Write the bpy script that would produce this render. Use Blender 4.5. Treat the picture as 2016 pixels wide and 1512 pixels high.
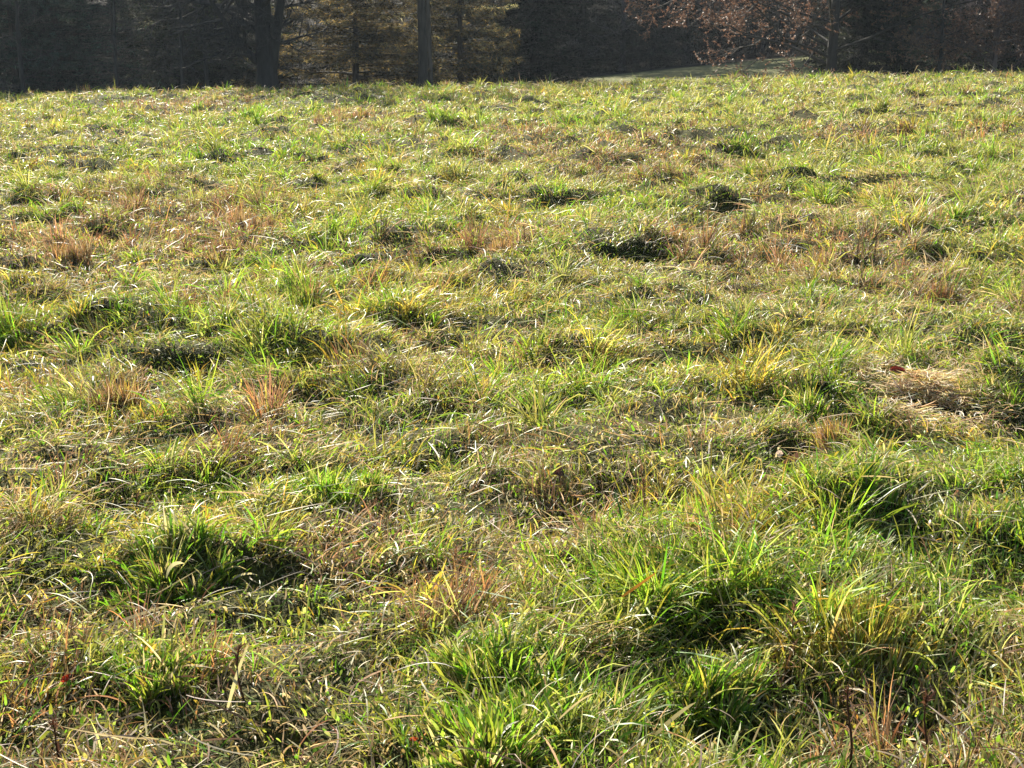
import bpy, math, random
import numpy as np
from mathutils import Vector

C = bpy.context.scene
for o in list(bpy.data.objects):
    bpy.data.objects.remove(o)
COL = C.collection
R = math.radians
rng = np.random.default_rng(11)
random.seed(5)

# ------------------------------------------------------------------ camera
CAM_H = 1.55
F_PX = 2688.0                       # focal length in pixels of the 2016 wide photograph
PITCH = math.atan(666 / F_PX)
cam_data = bpy.data.cameras.new('camera')
cam_data.sensor_width = 36.0
cam_data.lens = 36.0 * F_PX / 2016.0
cam_data.clip_start = 0.05
cam_data.clip_end = 3000
cam = bpy.data.objects.new('camera', cam_data)
cam.location = (0, 0, CAM_H)
cam.rotation_euler = (math.pi / 2 - PITCH, 0, 0)
COL.objects.link(cam)
C.camera = cam

# ------------------------------------------------------------------ light
SUN_EL = R(29)
SUN_AZ = R(-19)                     # measured from +Y (view direction), negative = to the left
world = bpy.data.worlds.new('World')
C.world = world
world.use_nodes = True
wn = world.node_tree.nodes
bg = wn['Background']
sky = wn.new('ShaderNodeTexSky')
sky.sky_type = 'NISHITA'
sky.sun_disc = False
sky.sun_elevation = SUN_EL
sky.sun_rotation = SUN_AZ
sky.air_density = 1.0
sky.dust_density = 1.2
world.node_tree.links.new(sky.outputs[0], bg.inputs[0])
bg.inputs[1].default_value = 0.05

sd = bpy.data.lights.new('sun', 'SUN')
sd.energy = 5.0
sd.angle = R(0.5)
sd.color = (1.0, 0.92, 0.77)
sun = bpy.data.objects.new('sun', sd)
COL.objects.link(sun)
S = Vector((math.sin(SUN_AZ) * math.cos(SUN_EL), math.cos(SUN_AZ) * math.cos(SUN_EL), math.sin(SUN_EL)))
sun.rotation_euler = S.to_track_quat('Z', 'Y').to_euler()
sun.location = S * 60

C.view_settings.view_transform = 'Standard'
C.view_settings.look = 'None'
C.view_settings.gamma = 1.0
C.view_settings.use_curve_mapping = False
C.view_settings.exposure = 1.52
C.render.engine = 'CYCLES'
C.cycles.max_bounces = 6
C.cycles.diffuse_bounces = 3
C.cycles.glossy_bounces = 2
C.cycles.transmission_bounces = 4
C.cycles.transparent_max_bounces = 4
C.cycles.volume_bounces = 0
C.cycles.caustics_reflective = False
C.cycles.caustics_refractive = False

HAZE = 0.00028                      # density of the pale air
# ------------------------------------------------------------------ helpers
def hash2(ix, iy, seed):
    v = np.sin(ix * 127.1 + iy * 311.7 + seed * 74.7) * 43758.5453
    return v - np.floor(v)

def vnoise(x, y, seed=0):
    ix, iy = np.floor(x), np.floor(y)
    fx, fy = x - ix, y - iy
    fx = fx * fx * (3 - 2 * fx); fy = fy * fy * (3 - 2 * fy)
    a = hash2(ix, iy, seed); b = hash2(ix + 1, iy, seed)
    c = hash2(ix, iy + 1, seed); d = hash2(ix + 1, iy + 1, seed)
    return (a + (b - a) * fx) * (1 - fy) + (c + (d - c) * fx) * fy

def fbm(x, y, scale, seed=0, octv=3):
    """about -1..1"""
    t, a, s = 0, 1.0, 0
    px, py = x / scale, y / scale
    for k in range(octv):
        t = t + a * (vnoise(px * 0.8 - py * 0.6, px * 0.6 + py * 0.8, seed + k * 13) * 2 - 1)
        s += a; a *= 0.55; px = px * 2.03; py = py * 2.03
    return t / s * 1.5

def sstep(a, b, x):
    t = np.clip((x - a) / (b - a), 0, 1)
    return t * t * (3 - 2 * t)

BUMPS = []          # (x, y, rx, ry, height)

def macro(x, y):
    x = np.asarray(x, float); y = np.asarray(y, float)
    z = 0.0088 * np.clip(y, -40, 42) + 0.0215 * np.clip(x, -40, 40)
    # rounding over the crest, then a dip
    z = z - 1.15 * sstep(40, 54, y)
    # lawn bank rising behind the crest on the right
    side = np.clip((x + 1.0) / 18.0, 0, 1.25) ** .85
    z = z + 1.5 * side * sstep(50, 76, y)
    # wooded hill far behind
    z = z + 26 * sstep(84, 175, y)
    return z

def height(x, y):
    x = np.asarray(x, float); y = np.asarray(y, float)
    z = macro(x, y)
    w = 1 - sstep(46, 52, y)
    amp = np.clip(0.6 + y / 20, 0.6, 1.6)
    z = z + w * amp * (0.055 * fbm(x, y, 1.4, 3, 2) + 0.060 * fbm(x, y, 0.42, 9, 2) + 0.030 * fbm(x, y, 0.20, 15, 1))
    lump = .35 + 1.1 * vnoise(x * 4.3 + 3, y * 4.3, 88) ** 1.2 + .35 * vnoise(x * 11, y * 11, 89)
    for bx, by, rx, ry, h, lk in BUMPS:
        m = (np.abs(x - bx) < 2.6 * rx) & (np.abs(y - by) < 3.4 * ry)
        if not np.any(m): continue
        q = np.where(y < by, .62, 1.3) if h > 0 else 1.0          # mounds are steeper on one side
        z = z + np.where(m, h * (lump * lk + 1 - lk) * np.exp(-(((x - bx) / rx) ** 2 + ((y - by) / (ry * q)) ** 2)), 0)
    return z

def ground_at(px, py):
    """world point on the meadow seen at a pixel of the 2016x1512 photograph"""
    ax = (px - 1008) / F_PX
    ay = (756 - py) / F_PX
    dx = ax
    dy = math.cos(PITCH) + ay * math.sin(PITCH)
    dz = -math.sin(PITCH) + ay * math.cos(PITCH)
    t = 0.5
    for _ in range(4000):
        x, y, z = dx * t, dy * t, CAM_H + dz * t
        hz = float(macro(x, y))
        if z <= hz + 0.02:
            break
        t += max(0.01, (z - hz) * 0.9)
        if t > 200:
            break
    return dx * t, dy * t

def at_dist(px, dist):
    """world x of a picture column at a distance along y"""
    return (px - 1008) / F_PX * dist * 0.975

def tag(o, label=None, cat=None, group=None, kind=None):
    if label: o['label'] = label
    if cat: o['category'] = cat
    if group: o['group'] = group
    if kind: o['kind'] = kind
    return o

class Geo:
    def __init__(s):
        s.v, s.f, s.c, s.n = [], [], [], 0
    def add(s, v, quads, col):
        s.v.append(v.astype(np.float32)); s.f.append((quads + s.n).astype(np.int32))
        s.c.append(col.astype(np.float32)); s.n += len(v)
    def build(s, name, mat, parent=None, origin=None, smooth=True):
        v = np.concatenate(s.v); f = np.concatenate(s.f); c = np.concatenate(s.c)
        if origin is not None:
            v = v - np.array(origin, np.float32)
        me = bpy.data.meshes.new(name)
        me.vertices.add(len(v)); me.vertices.foreach_set('co', v.ravel())
        me.loops.add(f.size); me.loops.foreach_set('vertex_index', f.ravel())
        me.polygons.add(len(f))
        me.polygons.foreach_set('loop_start', np.arange(0, f.size, 4, dtype=np.int32))
        me.polygons.foreach_set('loop_total', np.full(len(f), 4, np.int32))
        me.polygons.foreach_set('use_smooth', np.full(len(f), smooth, bool))
        me.update(calc_edges=True)
        a = me.color_attributes.new('Col', 'FLOAT_COLOR', 'POINT')
        cc = np.ones((len(v), 4), np.float32); cc[:, :3] = c
        a.data.foreach_set('color', cc.ravel())
        me.materials.append(mat)
        o = bpy.data.objects.new(name, me)
        COL.objects.link(o)
        if parent is not None:
            o.parent = parent
        elif origin is not None:
            o.location = origin
        return o

def strips(geo, base, az, tilt, length, width, curve, side, roll, K, c0, c1, blunt=0.0, dark_base=None):
    """N curved tapering blades. tilt from vertical, curve = tilt gained over the length, side = turn of azimuth"""
    N = len(az)
    t = np.linspace(0, 1, K)[None, :]
    th = tilt[:, None] + curve[:, None] * t ** 1.4
    ph = az[:, None] + side[:, None] * t
    seg = (length / (K - 1))[:, None]
    thm = (th[:, 1:] + th[:, :-1]) / 2; phm = (ph[:, 1:] + ph[:, :-1]) / 2
    d = np.stack([np.sin(thm) * np.cos(phm), np.sin(thm) * np.sin(phm), np.cos(thm)], -1) * seg[..., None]
    P = np.concatenate([np.zeros((N, 1, 3)), np.cumsum(d, 1)], 1) + base[:, None, :]
    T = np.stack([np.sin(th) * np.cos(ph), np.sin(th) * np.sin(ph), np.cos(th)], -1)
    Sd = np.stack([-np.sin(ph), np.cos(ph), np.zeros_like(ph)], -1)
    Nn = np.cross(T, Sd)
    r = roll[:, None, None] * (1 + 0.6 * t[..., None])
    W = Sd * np.cos(r) + Nn * np.sin(r)
    prof = np.interp(t[0], [0, .25, .6, .85, 1], [.7, 1, .9, .6, .06 + blunt])
    W = W * (width[:, None] * prof[None, :])[..., None] * 0.5
    V = np.stack([P - W, P + W], 2).reshape(-1, 3)
    i = (np.arange(N) * K * 2)[:, None] + (np.arange(K - 1) * 2)[None, :]
    Q = np.stack([i, i + 1, i + 3, i + 2], -1).reshape(-1, 4)
    tc = t[..., None]
    cc = c0[:, None, :] * (1 - tc) + c1[:, None, :] * tc
    cc = np.repeat(cc[:, :, None, :], 2, 2).reshape(-1, 3)
    geo.add(V, Q, cc)
    return P

def tubes(geo, P, Rr, sides, col):
    """P [N,K,3] centre lines, Rr [N,K] radii, col [N,3]"""
    N, K, _ = P.shape
    T = np.gradient(P, axis=1)
    T /= np.linalg.norm(T, axis=2, keepdims=True) + 1e-9
    up = np.where(np.abs(T[..., 2:3]) > 0.9, np.array([1.0, 0, 0]), np.array([0, 0, 1.0]))
    # one reference per tube so rings do not twist
    up = np.repeat(up[:, :1, :], K, 1)
    A = np.cross(T, up); A /= np.linalg.norm(A, axis=2, keepdims=True) + 1e-9
    B = np.cross(T, A)
    a = np.arange(sides) / sides * 2 * np.pi
    ring = A[:, :, None, :] * np.cos(a)[None, None, :, None] + B[:, :, None, :] * np.sin(a)[None, None, :, None]
    V = (P[:, :, None, :] + ring * Rr[:, :, None, None]).reshape(-1, 3)
    n0 = (np.arange(N) * K * sides)[:, None, None] + (np.arange(K - 1) * sides)[None, :, None]
    s0 = np.arange(sides)[None, None, :]; s1 = (s0 + 1) % sides
    Q = np.stack([n0 + s0, n0 + s1, n0 + sides + s1, n0 + sides + s0], -1).reshape(-1, 4)
    cc = np.repeat(col, K * sides, 0)
    geo.add(V, Q, cc)

# ------------------------------------------------------------------ materials
def new_mat(name):
    m = bpy.data.materials.new(name); m.use_nodes = True
    return m, m.node_tree.nodes, m.node_tree.links, m.node_tree.nodes['Principled BSDF']

def leaf_mat(name, trans=0.4, rough=0.42, spec=0.5, tint=(1.15, 1.1, 0.7), noise=0.25, scale=60):
    m, n, l, p = new_mat(name)
    att = n.new('ShaderNodeAttribute'); att.attribute_name = 'Col'
    tex = n.new('ShaderNodeTexNoise'); tex.inputs['Scale'].default_value = scale
    geo = n.new('ShaderNodeNewGeometry'); l.new(geo.outputs['Position'], tex.inputs['Vector'])
    mr = n.new('ShaderNodeMapRange'); mr.inputs[3].default_value = 1 - noise; mr.inputs[4].default_value = 1 + noise
    l.new(tex.outputs[0], mr.inputs[0])
    mul = n.new('ShaderNodeVectorMath'); mul.operation = 'SCALE'
    l.new(att.outputs['Color'], mul.inputs[0]); l.new(mr.outputs[0], mul.inputs['Scale'])
    l.new(mul.outputs[0], p.inputs['Base Color'])
    p.inputs['Roughness'].default_value = rough
    p.inputs['Specular IOR Level'].default_value = spec
    tr = n.new('ShaderNodeBsdfTranslucent')
    m2 = n.new('ShaderNodeVectorMath'); m2.operation = 'MULTIPLY'; m2.inputs[1].default_value = tint
    l.new(mul.outputs[0], m2.inputs[0]); l.new(m2.outputs[0], tr.inputs['Color'])
    mix = n.new('ShaderNodeMixShader'); mix.inputs[0].default_value = trans
    l.new(p.outputs[0], mix.inputs[1]); l.new(tr.outputs[0], mix.inputs[2])
    l.new(mix.outputs[0], n['Material Output'].inputs['Surface'])
    return m

def bark_mat(name, scale=12):
    m, n, l, p = new_mat(name)
    att = n.new('ShaderNodeAttribute'); att.attribute_name = 'Col'
    tc = n.new('ShaderNodeNewGeometry')
    mp = n.new('ShaderNodeMapping'); mp.inputs['Scale'].default_value = (1, 1, 0.18)
    tex = n.new('ShaderNodeTexNoise'); tex.inputs['Scale'].default_value = scale; tex.inputs['Detail'].default_value = 6
    l.new(tc.outputs['Position'], mp.inputs[0]); l.new(mp.outputs[0], tex.inputs['Vector'])
    mr = n.new('ShaderNodeMapRange'); mr.inputs[1].default_value = .3; mr.inputs[2].default_value = .7
    mr.inputs[3].default_value = 0.5; mr.inputs[4].default_value = 1.5
    l.new(tex.outputs[0], mr.inputs[0])
    mul = n.new('ShaderNodeVectorMath'); mul.operation = 'SCALE'
    l.new(att.outputs['Color'], mul.inputs[0]); l.new(mr.outputs[0], mul.inputs['Scale'])
    l.new(mul.outputs[0], p.inputs['Base Color'])
    p.inputs['Roughness'].default_value = 0.85
    b = n.new('ShaderNodeBump'); b.inputs['Strength'].default_value = 0.8; b.inputs['Distance'].default_value = 0.04
    l.new(tex.outputs[0], b.inputs['Height']); l.new(b.outputs[0], p.inputs['Normal'])
    return m

M_GRASS = leaf_mat('grass_blades', trans=0.50, rough=0.43, spec=0.36, tint=(1.18, 1.16, .66))
M_DRY = leaf_mat('dry_grass_blades', trans=0.38, rough=0.52, spec=0.32, tint=(1.20, 1.04, .80))
M_WEED = leaf_mat('dry_weed', trans=0.25, rough=0.8, spec=0.08, tint=(1.2, 1.0, .8))
M_NEEDLE = leaf_mat('conifer_needles', trans=0.30, rough=0.7, spec=0.12, tint=(1.1, 1.05, .7), scale=3)
M_GOLD = leaf_mat('golden_sprays', trans=0.55, rough=0.7, spec=0.15, tint=(1.2, 1.1, .75), scale=3)
M_LEAF = leaf_mat('dead_leaves', trans=0.3, rough=0.5, spec=0.3, tint=(1.15, .9, .8), scale=20)
M_BARK = bark_mat('bark')

def soil_mat():
    m, n, l, p = new_mat('meadow_soil')
    g = n.new('ShaderNodeNewGeometry')
    t1 = n.new('ShaderNodeTexNoise'); t1.inputs['Scale'].default_value = 3; t1.inputs['Detail'].default_value = 8
    t2 = n.new('ShaderNodeTexNoise'); t2.inputs['Scale'].default_value = 70; t2.inputs['Detail'].default_value = 4
    l.new(g.outputs['Position'], t1.inputs['Vector']); l.new(g.outputs['Position'], t2.inputs['Vector'])
    r1 = n.new('ShaderNodeValToRGB')
    e = r1.color_ramp.elements
    e[0].position = .35; e[0].color = (.030, .030, .012, 1)
    e[1].position = .65; e[1].color = (.075, .085, .026, 1)
    r2 = n.new('ShaderNodeValToRGB')
    e = r2.color_ramp.elements
    e[0].position = .4; e[0].color = (.5, .5, .5, 1)
    e[1].position = .62; e[1].color = (1.6, 1.5, 1.2, 1)
    l.new(t1.outputs[0], r1.inputs[0]); l.new(t2.outputs[0], r2.inputs[0])
    mx = n.new('ShaderNodeVectorMath'); mx.operation = 'MULTIPLY'
    l.new(r1.outputs[0], mx.inputs[0]); l.new(r2.outputs[0], mx.inputs[1])
    l.new(mx.outputs[0], p.inputs['Base Color'])
    p.inputs['Roughness'].default_value = 0.95
    p.inputs['Specular IOR Level'].default_value = 0.1
    b = n.new('ShaderNodeBump'); b.inputs['Distance'].default_value = .02
    l.new(t2.outputs[0], b.inputs['Height']); l.new(b.outputs[0], p.inputs['Normal'])
    # mown lawn beyond the crest, leaf litter further on
    lawn = n.new('ShaderNodeValToRGB')
    e = lawn.color_ramp.elements
    e[0].position = .35; e[0].color = (.15, .165, .065, 1)
    e[1].position = .7; e[1].color = (.26, .25, .12, 1)
    l.new(t1.outputs[0], lawn.inputs[0])
    lit = n.new('ShaderNodeValToRGB')
    e = lit.color_ramp.elements
    e[0].position = .35; e[0].color = (.040, .036, .030, 1)
    e[1].position = .7; e[1].color = (.085, .072, .058, 1)
    l.new(t2.outputs[0], lit.inputs[0])
    sep = n.new('ShaderNodeSeparateXYZ'); l.new(g.outputs['Position'], sep.inputs[0])
    wob = n.new('ShaderNodeMath'); wob.operation = 'MULTIPLY_ADD'; wob.inputs[1].default_value = 3
    l.new(t1.outputs[0], wob.inputs[0]); l.new(sep.outputs['Y'], wob.inputs[2])
    ma = n.new('ShaderNodeMapRange'); ma.inputs[1].default_value = 47; ma.inputs[2].default_value = 50
    mb = n.new('ShaderNodeMapRange'); mb.inputs[1].default_value = 78; mb.inputs[2].default_value = 81
    l.new(wob.outputs[0], ma.inputs[0]); l.new(wob.outputs[0], mb.inputs[0])
    x1 = n.new('ShaderNodeMix'); x1.data_type = 'RGBA'; x2 = n.new('ShaderNodeMix'); x2.data_type = 'RGBA'
    l.new(ma.outputs[0], x1.inputs[0]); l.new(mx.outputs[0], x1.inputs[6]); l.new(lawn.outputs[0], x1.inputs[7])
    l.new(mb.outputs[0], x2.inputs[0]); l.new(x1.outputs[2], x2.inputs[6]); l.new(lit.outputs[0], x2.inputs[7])
    l.new(x2.outputs[2], p.inputs['Base Color'])
    return m
M_SOIL = soil_mat()

# ------------------------------------------------------------------ colour families (base colours of real blades; mix D also carries shade)
PAL = {
 'green':  np.array([[.115,.26,.025],[.16,.33,.030],[.23,.38,.040],[.09,.20,.035],[.29,.42,.07]]),
 'olive':  np.array([[.26,.31,.09],[.34,.37,.13],[.31,.32,.12],[.43,.44,.20],[.21,.26,.08]]),
 'gold':   np.array([[.44,.34,.07],[.52,.41,.10],[.37,.34,.07],[.46,.28,.07],[.36,.37,.08]]),
 'straw':  np.array([[.55,.47,.28],[.61,.54,.36],[.49,.42,.26],[.66,.61,.46],[.42,.37,.23]]),
 'tan':    np.array([[.40,.30,.22],[.46,.36,.27],[.33,.24,.17],[.51,.41,.32],[.27,.20,.15]]),
 'rust':   np.array([[.28,.17,.11],[.35,.21,.13],[.22,.135,.09],[.44,.26,.12],[.17,.11,.08]]),
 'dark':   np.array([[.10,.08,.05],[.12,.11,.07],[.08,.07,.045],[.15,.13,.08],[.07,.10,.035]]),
}
FAM = list(PAL)
PALA = np.stack([PAL[k] for k in FAM])           # 7,5,3
def mixv(**k):
    v = np.array([k.get(f, 0.0) for f in FAM]); return v / v.sum()
BASE = mixv(green=.25, olive=.25, gold=.09, straw=.18, tan=.20, rust=.03, dark=.02)
KIND = {
 'G': mixv(green=.68, olive=.16, straw=.12, tan=.04),
 'Y': mixv(gold=.45, green=.18, olive=.22, straw=.08, rust=.07),
 'R': mixv(rust=.38, tan=.34, dark=.13, gold=.04, olive=.08, straw=.03),
 'T': mixv(straw=.32, tan=.38, olive=.10, rust=.09, green=.06, gold=.05),
 'D': mixv(dark=.28, green=.48, olive=.16, tan=.08),  # darker blades paint the shade of hollows; also used for dark brown tufts
 'S': mixv(straw=.40, olive=.35, green=.25),
 'U': mixv(rust=.45, gold=.33, tan=.22),
 'O': mixv(olive=.55, green=.28, gold=.12, straw=.05),
}
# patches read off the photograph: px, py, half width px, half depth px, kind, length factor
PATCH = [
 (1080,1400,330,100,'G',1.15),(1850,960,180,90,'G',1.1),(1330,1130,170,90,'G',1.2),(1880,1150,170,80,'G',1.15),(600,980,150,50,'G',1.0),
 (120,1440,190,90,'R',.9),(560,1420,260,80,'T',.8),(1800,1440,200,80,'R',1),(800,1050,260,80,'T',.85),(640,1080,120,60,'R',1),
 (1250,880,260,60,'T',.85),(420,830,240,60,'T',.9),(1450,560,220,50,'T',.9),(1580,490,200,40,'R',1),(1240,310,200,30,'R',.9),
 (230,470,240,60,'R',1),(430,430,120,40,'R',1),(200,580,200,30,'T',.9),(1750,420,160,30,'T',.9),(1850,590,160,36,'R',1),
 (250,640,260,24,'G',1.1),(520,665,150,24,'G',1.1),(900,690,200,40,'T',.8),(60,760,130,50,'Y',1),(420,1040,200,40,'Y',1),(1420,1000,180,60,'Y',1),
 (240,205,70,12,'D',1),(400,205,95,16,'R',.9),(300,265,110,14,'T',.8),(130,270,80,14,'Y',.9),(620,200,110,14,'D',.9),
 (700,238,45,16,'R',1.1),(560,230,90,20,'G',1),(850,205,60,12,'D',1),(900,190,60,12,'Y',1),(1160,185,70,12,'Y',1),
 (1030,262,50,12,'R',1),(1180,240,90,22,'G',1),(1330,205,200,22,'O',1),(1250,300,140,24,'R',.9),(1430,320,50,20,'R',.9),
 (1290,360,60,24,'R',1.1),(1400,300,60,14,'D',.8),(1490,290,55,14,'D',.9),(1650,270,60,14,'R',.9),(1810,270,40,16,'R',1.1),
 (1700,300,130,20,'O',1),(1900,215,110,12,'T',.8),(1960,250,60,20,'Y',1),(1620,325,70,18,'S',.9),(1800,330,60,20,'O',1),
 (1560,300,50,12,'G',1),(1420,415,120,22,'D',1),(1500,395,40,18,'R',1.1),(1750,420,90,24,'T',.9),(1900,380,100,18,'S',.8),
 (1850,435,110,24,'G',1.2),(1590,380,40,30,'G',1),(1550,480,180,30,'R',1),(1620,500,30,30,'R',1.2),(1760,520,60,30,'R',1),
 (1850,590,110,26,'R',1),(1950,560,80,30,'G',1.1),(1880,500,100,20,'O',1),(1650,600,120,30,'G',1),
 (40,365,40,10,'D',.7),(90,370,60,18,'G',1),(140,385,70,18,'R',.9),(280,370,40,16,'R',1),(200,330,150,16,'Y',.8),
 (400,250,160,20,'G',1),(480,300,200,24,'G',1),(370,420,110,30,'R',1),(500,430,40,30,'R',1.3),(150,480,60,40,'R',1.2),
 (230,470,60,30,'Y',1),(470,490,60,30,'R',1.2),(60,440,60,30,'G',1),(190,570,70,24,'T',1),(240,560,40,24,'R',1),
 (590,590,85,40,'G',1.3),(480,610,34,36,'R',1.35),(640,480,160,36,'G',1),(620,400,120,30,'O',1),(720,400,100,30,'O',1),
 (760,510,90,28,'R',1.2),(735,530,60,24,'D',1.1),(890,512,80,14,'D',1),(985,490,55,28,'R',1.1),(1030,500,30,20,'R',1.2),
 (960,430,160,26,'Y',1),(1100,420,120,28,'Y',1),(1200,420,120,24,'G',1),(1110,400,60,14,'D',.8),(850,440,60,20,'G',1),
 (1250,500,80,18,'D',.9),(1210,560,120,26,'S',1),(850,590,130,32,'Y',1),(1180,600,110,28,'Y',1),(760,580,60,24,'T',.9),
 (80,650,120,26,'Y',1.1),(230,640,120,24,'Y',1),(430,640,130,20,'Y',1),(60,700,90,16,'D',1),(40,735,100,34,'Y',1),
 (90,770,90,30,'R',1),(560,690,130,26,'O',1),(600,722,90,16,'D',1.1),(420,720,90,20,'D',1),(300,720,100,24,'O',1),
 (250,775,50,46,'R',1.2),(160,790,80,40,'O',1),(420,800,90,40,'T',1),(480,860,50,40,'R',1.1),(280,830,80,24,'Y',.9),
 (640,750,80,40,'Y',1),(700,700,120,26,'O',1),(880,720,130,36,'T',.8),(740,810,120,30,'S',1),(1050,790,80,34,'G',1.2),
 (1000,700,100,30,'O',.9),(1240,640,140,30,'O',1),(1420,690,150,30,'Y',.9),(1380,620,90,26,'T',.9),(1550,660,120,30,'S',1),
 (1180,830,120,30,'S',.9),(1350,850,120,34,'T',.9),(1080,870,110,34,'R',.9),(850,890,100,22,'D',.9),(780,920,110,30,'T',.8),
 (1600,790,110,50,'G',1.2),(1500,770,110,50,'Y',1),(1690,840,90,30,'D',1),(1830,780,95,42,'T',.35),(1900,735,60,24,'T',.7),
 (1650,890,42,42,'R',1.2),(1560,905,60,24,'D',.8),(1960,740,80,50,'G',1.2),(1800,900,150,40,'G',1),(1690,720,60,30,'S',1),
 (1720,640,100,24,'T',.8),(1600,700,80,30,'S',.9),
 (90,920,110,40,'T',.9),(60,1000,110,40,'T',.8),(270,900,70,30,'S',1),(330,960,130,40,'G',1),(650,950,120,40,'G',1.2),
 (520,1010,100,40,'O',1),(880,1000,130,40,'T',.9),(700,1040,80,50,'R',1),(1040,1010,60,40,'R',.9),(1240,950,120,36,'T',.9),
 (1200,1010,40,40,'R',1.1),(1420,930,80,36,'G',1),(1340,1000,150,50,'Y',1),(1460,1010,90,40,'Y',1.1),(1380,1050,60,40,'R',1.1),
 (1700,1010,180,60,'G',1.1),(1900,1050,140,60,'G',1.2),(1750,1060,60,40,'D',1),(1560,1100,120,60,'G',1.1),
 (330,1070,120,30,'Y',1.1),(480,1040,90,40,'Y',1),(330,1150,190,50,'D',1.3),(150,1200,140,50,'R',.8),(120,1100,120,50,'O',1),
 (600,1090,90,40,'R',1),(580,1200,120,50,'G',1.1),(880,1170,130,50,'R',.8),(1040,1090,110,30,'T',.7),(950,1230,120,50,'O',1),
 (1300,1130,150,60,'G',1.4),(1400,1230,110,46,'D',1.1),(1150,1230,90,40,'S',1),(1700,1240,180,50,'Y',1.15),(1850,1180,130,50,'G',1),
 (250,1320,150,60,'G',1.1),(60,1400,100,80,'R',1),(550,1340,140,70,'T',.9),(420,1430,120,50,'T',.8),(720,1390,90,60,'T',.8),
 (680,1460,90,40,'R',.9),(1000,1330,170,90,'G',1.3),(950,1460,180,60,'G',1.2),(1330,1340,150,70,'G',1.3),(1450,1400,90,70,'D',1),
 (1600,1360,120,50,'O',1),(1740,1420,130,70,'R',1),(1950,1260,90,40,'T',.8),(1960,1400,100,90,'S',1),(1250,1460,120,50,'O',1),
]
PW = []
for px, py, rx, ry, k, lf in PATCH:
    x, y = ground_at(px, py)
    d = math.hypot(y, CAM_H)
    _, y2 = ground_at(px, min(py + ry, 1500)) if py + ry < 1500 else (0, y - ry * d / F_PX * 2)
    wy = max(abs(y - y2) * 1.0, rx * d / F_PX * .5)
    wx = rx * d / F_PX
    PW.append((x, y, wx, min(wy, wx * 4), k, lf))
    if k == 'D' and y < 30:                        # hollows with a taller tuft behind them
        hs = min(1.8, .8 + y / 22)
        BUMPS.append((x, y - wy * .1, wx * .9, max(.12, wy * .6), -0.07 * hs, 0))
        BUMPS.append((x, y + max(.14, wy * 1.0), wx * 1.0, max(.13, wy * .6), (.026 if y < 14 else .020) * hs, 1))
for px, py, rx, h in ((330,1110,150,.05),(1310,1120,110,.09),(1600,790,80,.08),(1700,1250,110,.06),
                      (590,585,60,.06),(1960,750,70,.07),(780,480,90,.06),(1660,1010,110,.04),(1000,1300,140,.06),(500,1010,110,.06),(1750,1000,140,.03),(1900,1060,130,.04),(1230,485,140,.015),(820,478,150,.04),(1400,402,130,.05),(1500,382,80,.06),(300,382,100,.05)):
    x, y = ground_at(px, py); w = rx * math.hypot(y, CAM_H) / F_PX
    BUMPS.append((x, y, w, w * .9, h * 1.05, 1))
for px, py, rx, h in ((0,664,90,.12),(80,660,90,.115),(160,656,90,.11),(240,656,90,.11),(320,660,90,.10),(400,668,90,.09),(470,676,90,.07),(540,684,80,.05),(610,692,80,.04),(680,702,80,.03)):
    x, y = ground_at(px, py); w = rx * math.hypot(y, CAM_H) / F_PX
    BUMPS.append((x, y, w, .26, h * .8, .25))

def fields(x, y):
    """family probabilities [N,7] and length factor [N]"""
    N = len(x)
    W = np.repeat(BASE[None], N, 0)
    n1 = fbm(x, y, 1.1, 21, 3); n2 = fbm(x, y, 0.8, 41, 3); n3 = fbm(x, y, 2.6, 61, 2); n4 = fbm(x, y, .35, 81, 2)
    W = W + np.clip(n1 - .10, 0, 1)[:, None] * 2.0 * KIND['G']
    W = W + np.clip(-n1 - .15, 0, 1)[:, None] * 2.2 * KIND['T']
    W = W + np.clip(n2 - .22, 0, 1)[:, None] * 2.6 * (.6 * KIND['R'] + .4 * KIND['T']) + np.clip(-n4 - .25, 0, 1)[:, None] * 1.8 * KIND['T']
    W = W + np.clip(-n2 - .25, 0, 1)[:, None] * 1.4 * KIND['Y']
    W = W + np.clip(n4 - .3, 0, 1)[:, None] * 1.0 * KIND['O']
    W = W + sstep(12, 34, y)[:, None] * .6 * KIND['O']
    W = W + np.clip(n3, 0, 1)[:, None] * .6 * KIND['O']
    L = 1 + .32 * n1 + .70 * n4
    wx = x + .10 * n2 * np.clip(y / 8, .6, 2.5) + .05 * n4; wy = y + .16 * n4 * np.clip(y / 6, .6, 4)
    for cx, cy, rx, ry, k, lf in PW:
        e = 1.18 if k in 'RT' else 1.05
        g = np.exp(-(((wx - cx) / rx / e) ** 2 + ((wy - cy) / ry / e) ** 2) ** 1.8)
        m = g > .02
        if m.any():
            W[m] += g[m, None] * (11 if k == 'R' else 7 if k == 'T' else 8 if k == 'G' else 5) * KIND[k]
            L[m] *= 1 + np.clip(g[m], 0, 1) * (lf * (.62 if k == 'D' else (.92 if cy < 6 else 1.08) if k == 'G' else 1) - 1)
    return W / W.sum(1, keepdims=True), np.clip(L, .3, 1.65)


def pick(W, r):
    cum = np.cumsum(W, 1)
    fam = (r.random(len(W))[:, None] > cum).sum(1).clip(0, len(FAM) - 1)
    c = PALA[fam, r.integers(0, 5, len(W))]
    c = c * (1 + .30 * r.standard_normal((len(W), 1)).clip(-1.9, 2.4)) * (1 + .06 * r.standard_normal((len(W), 3)))
    return fam, c.clip(.01, .8)

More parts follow.
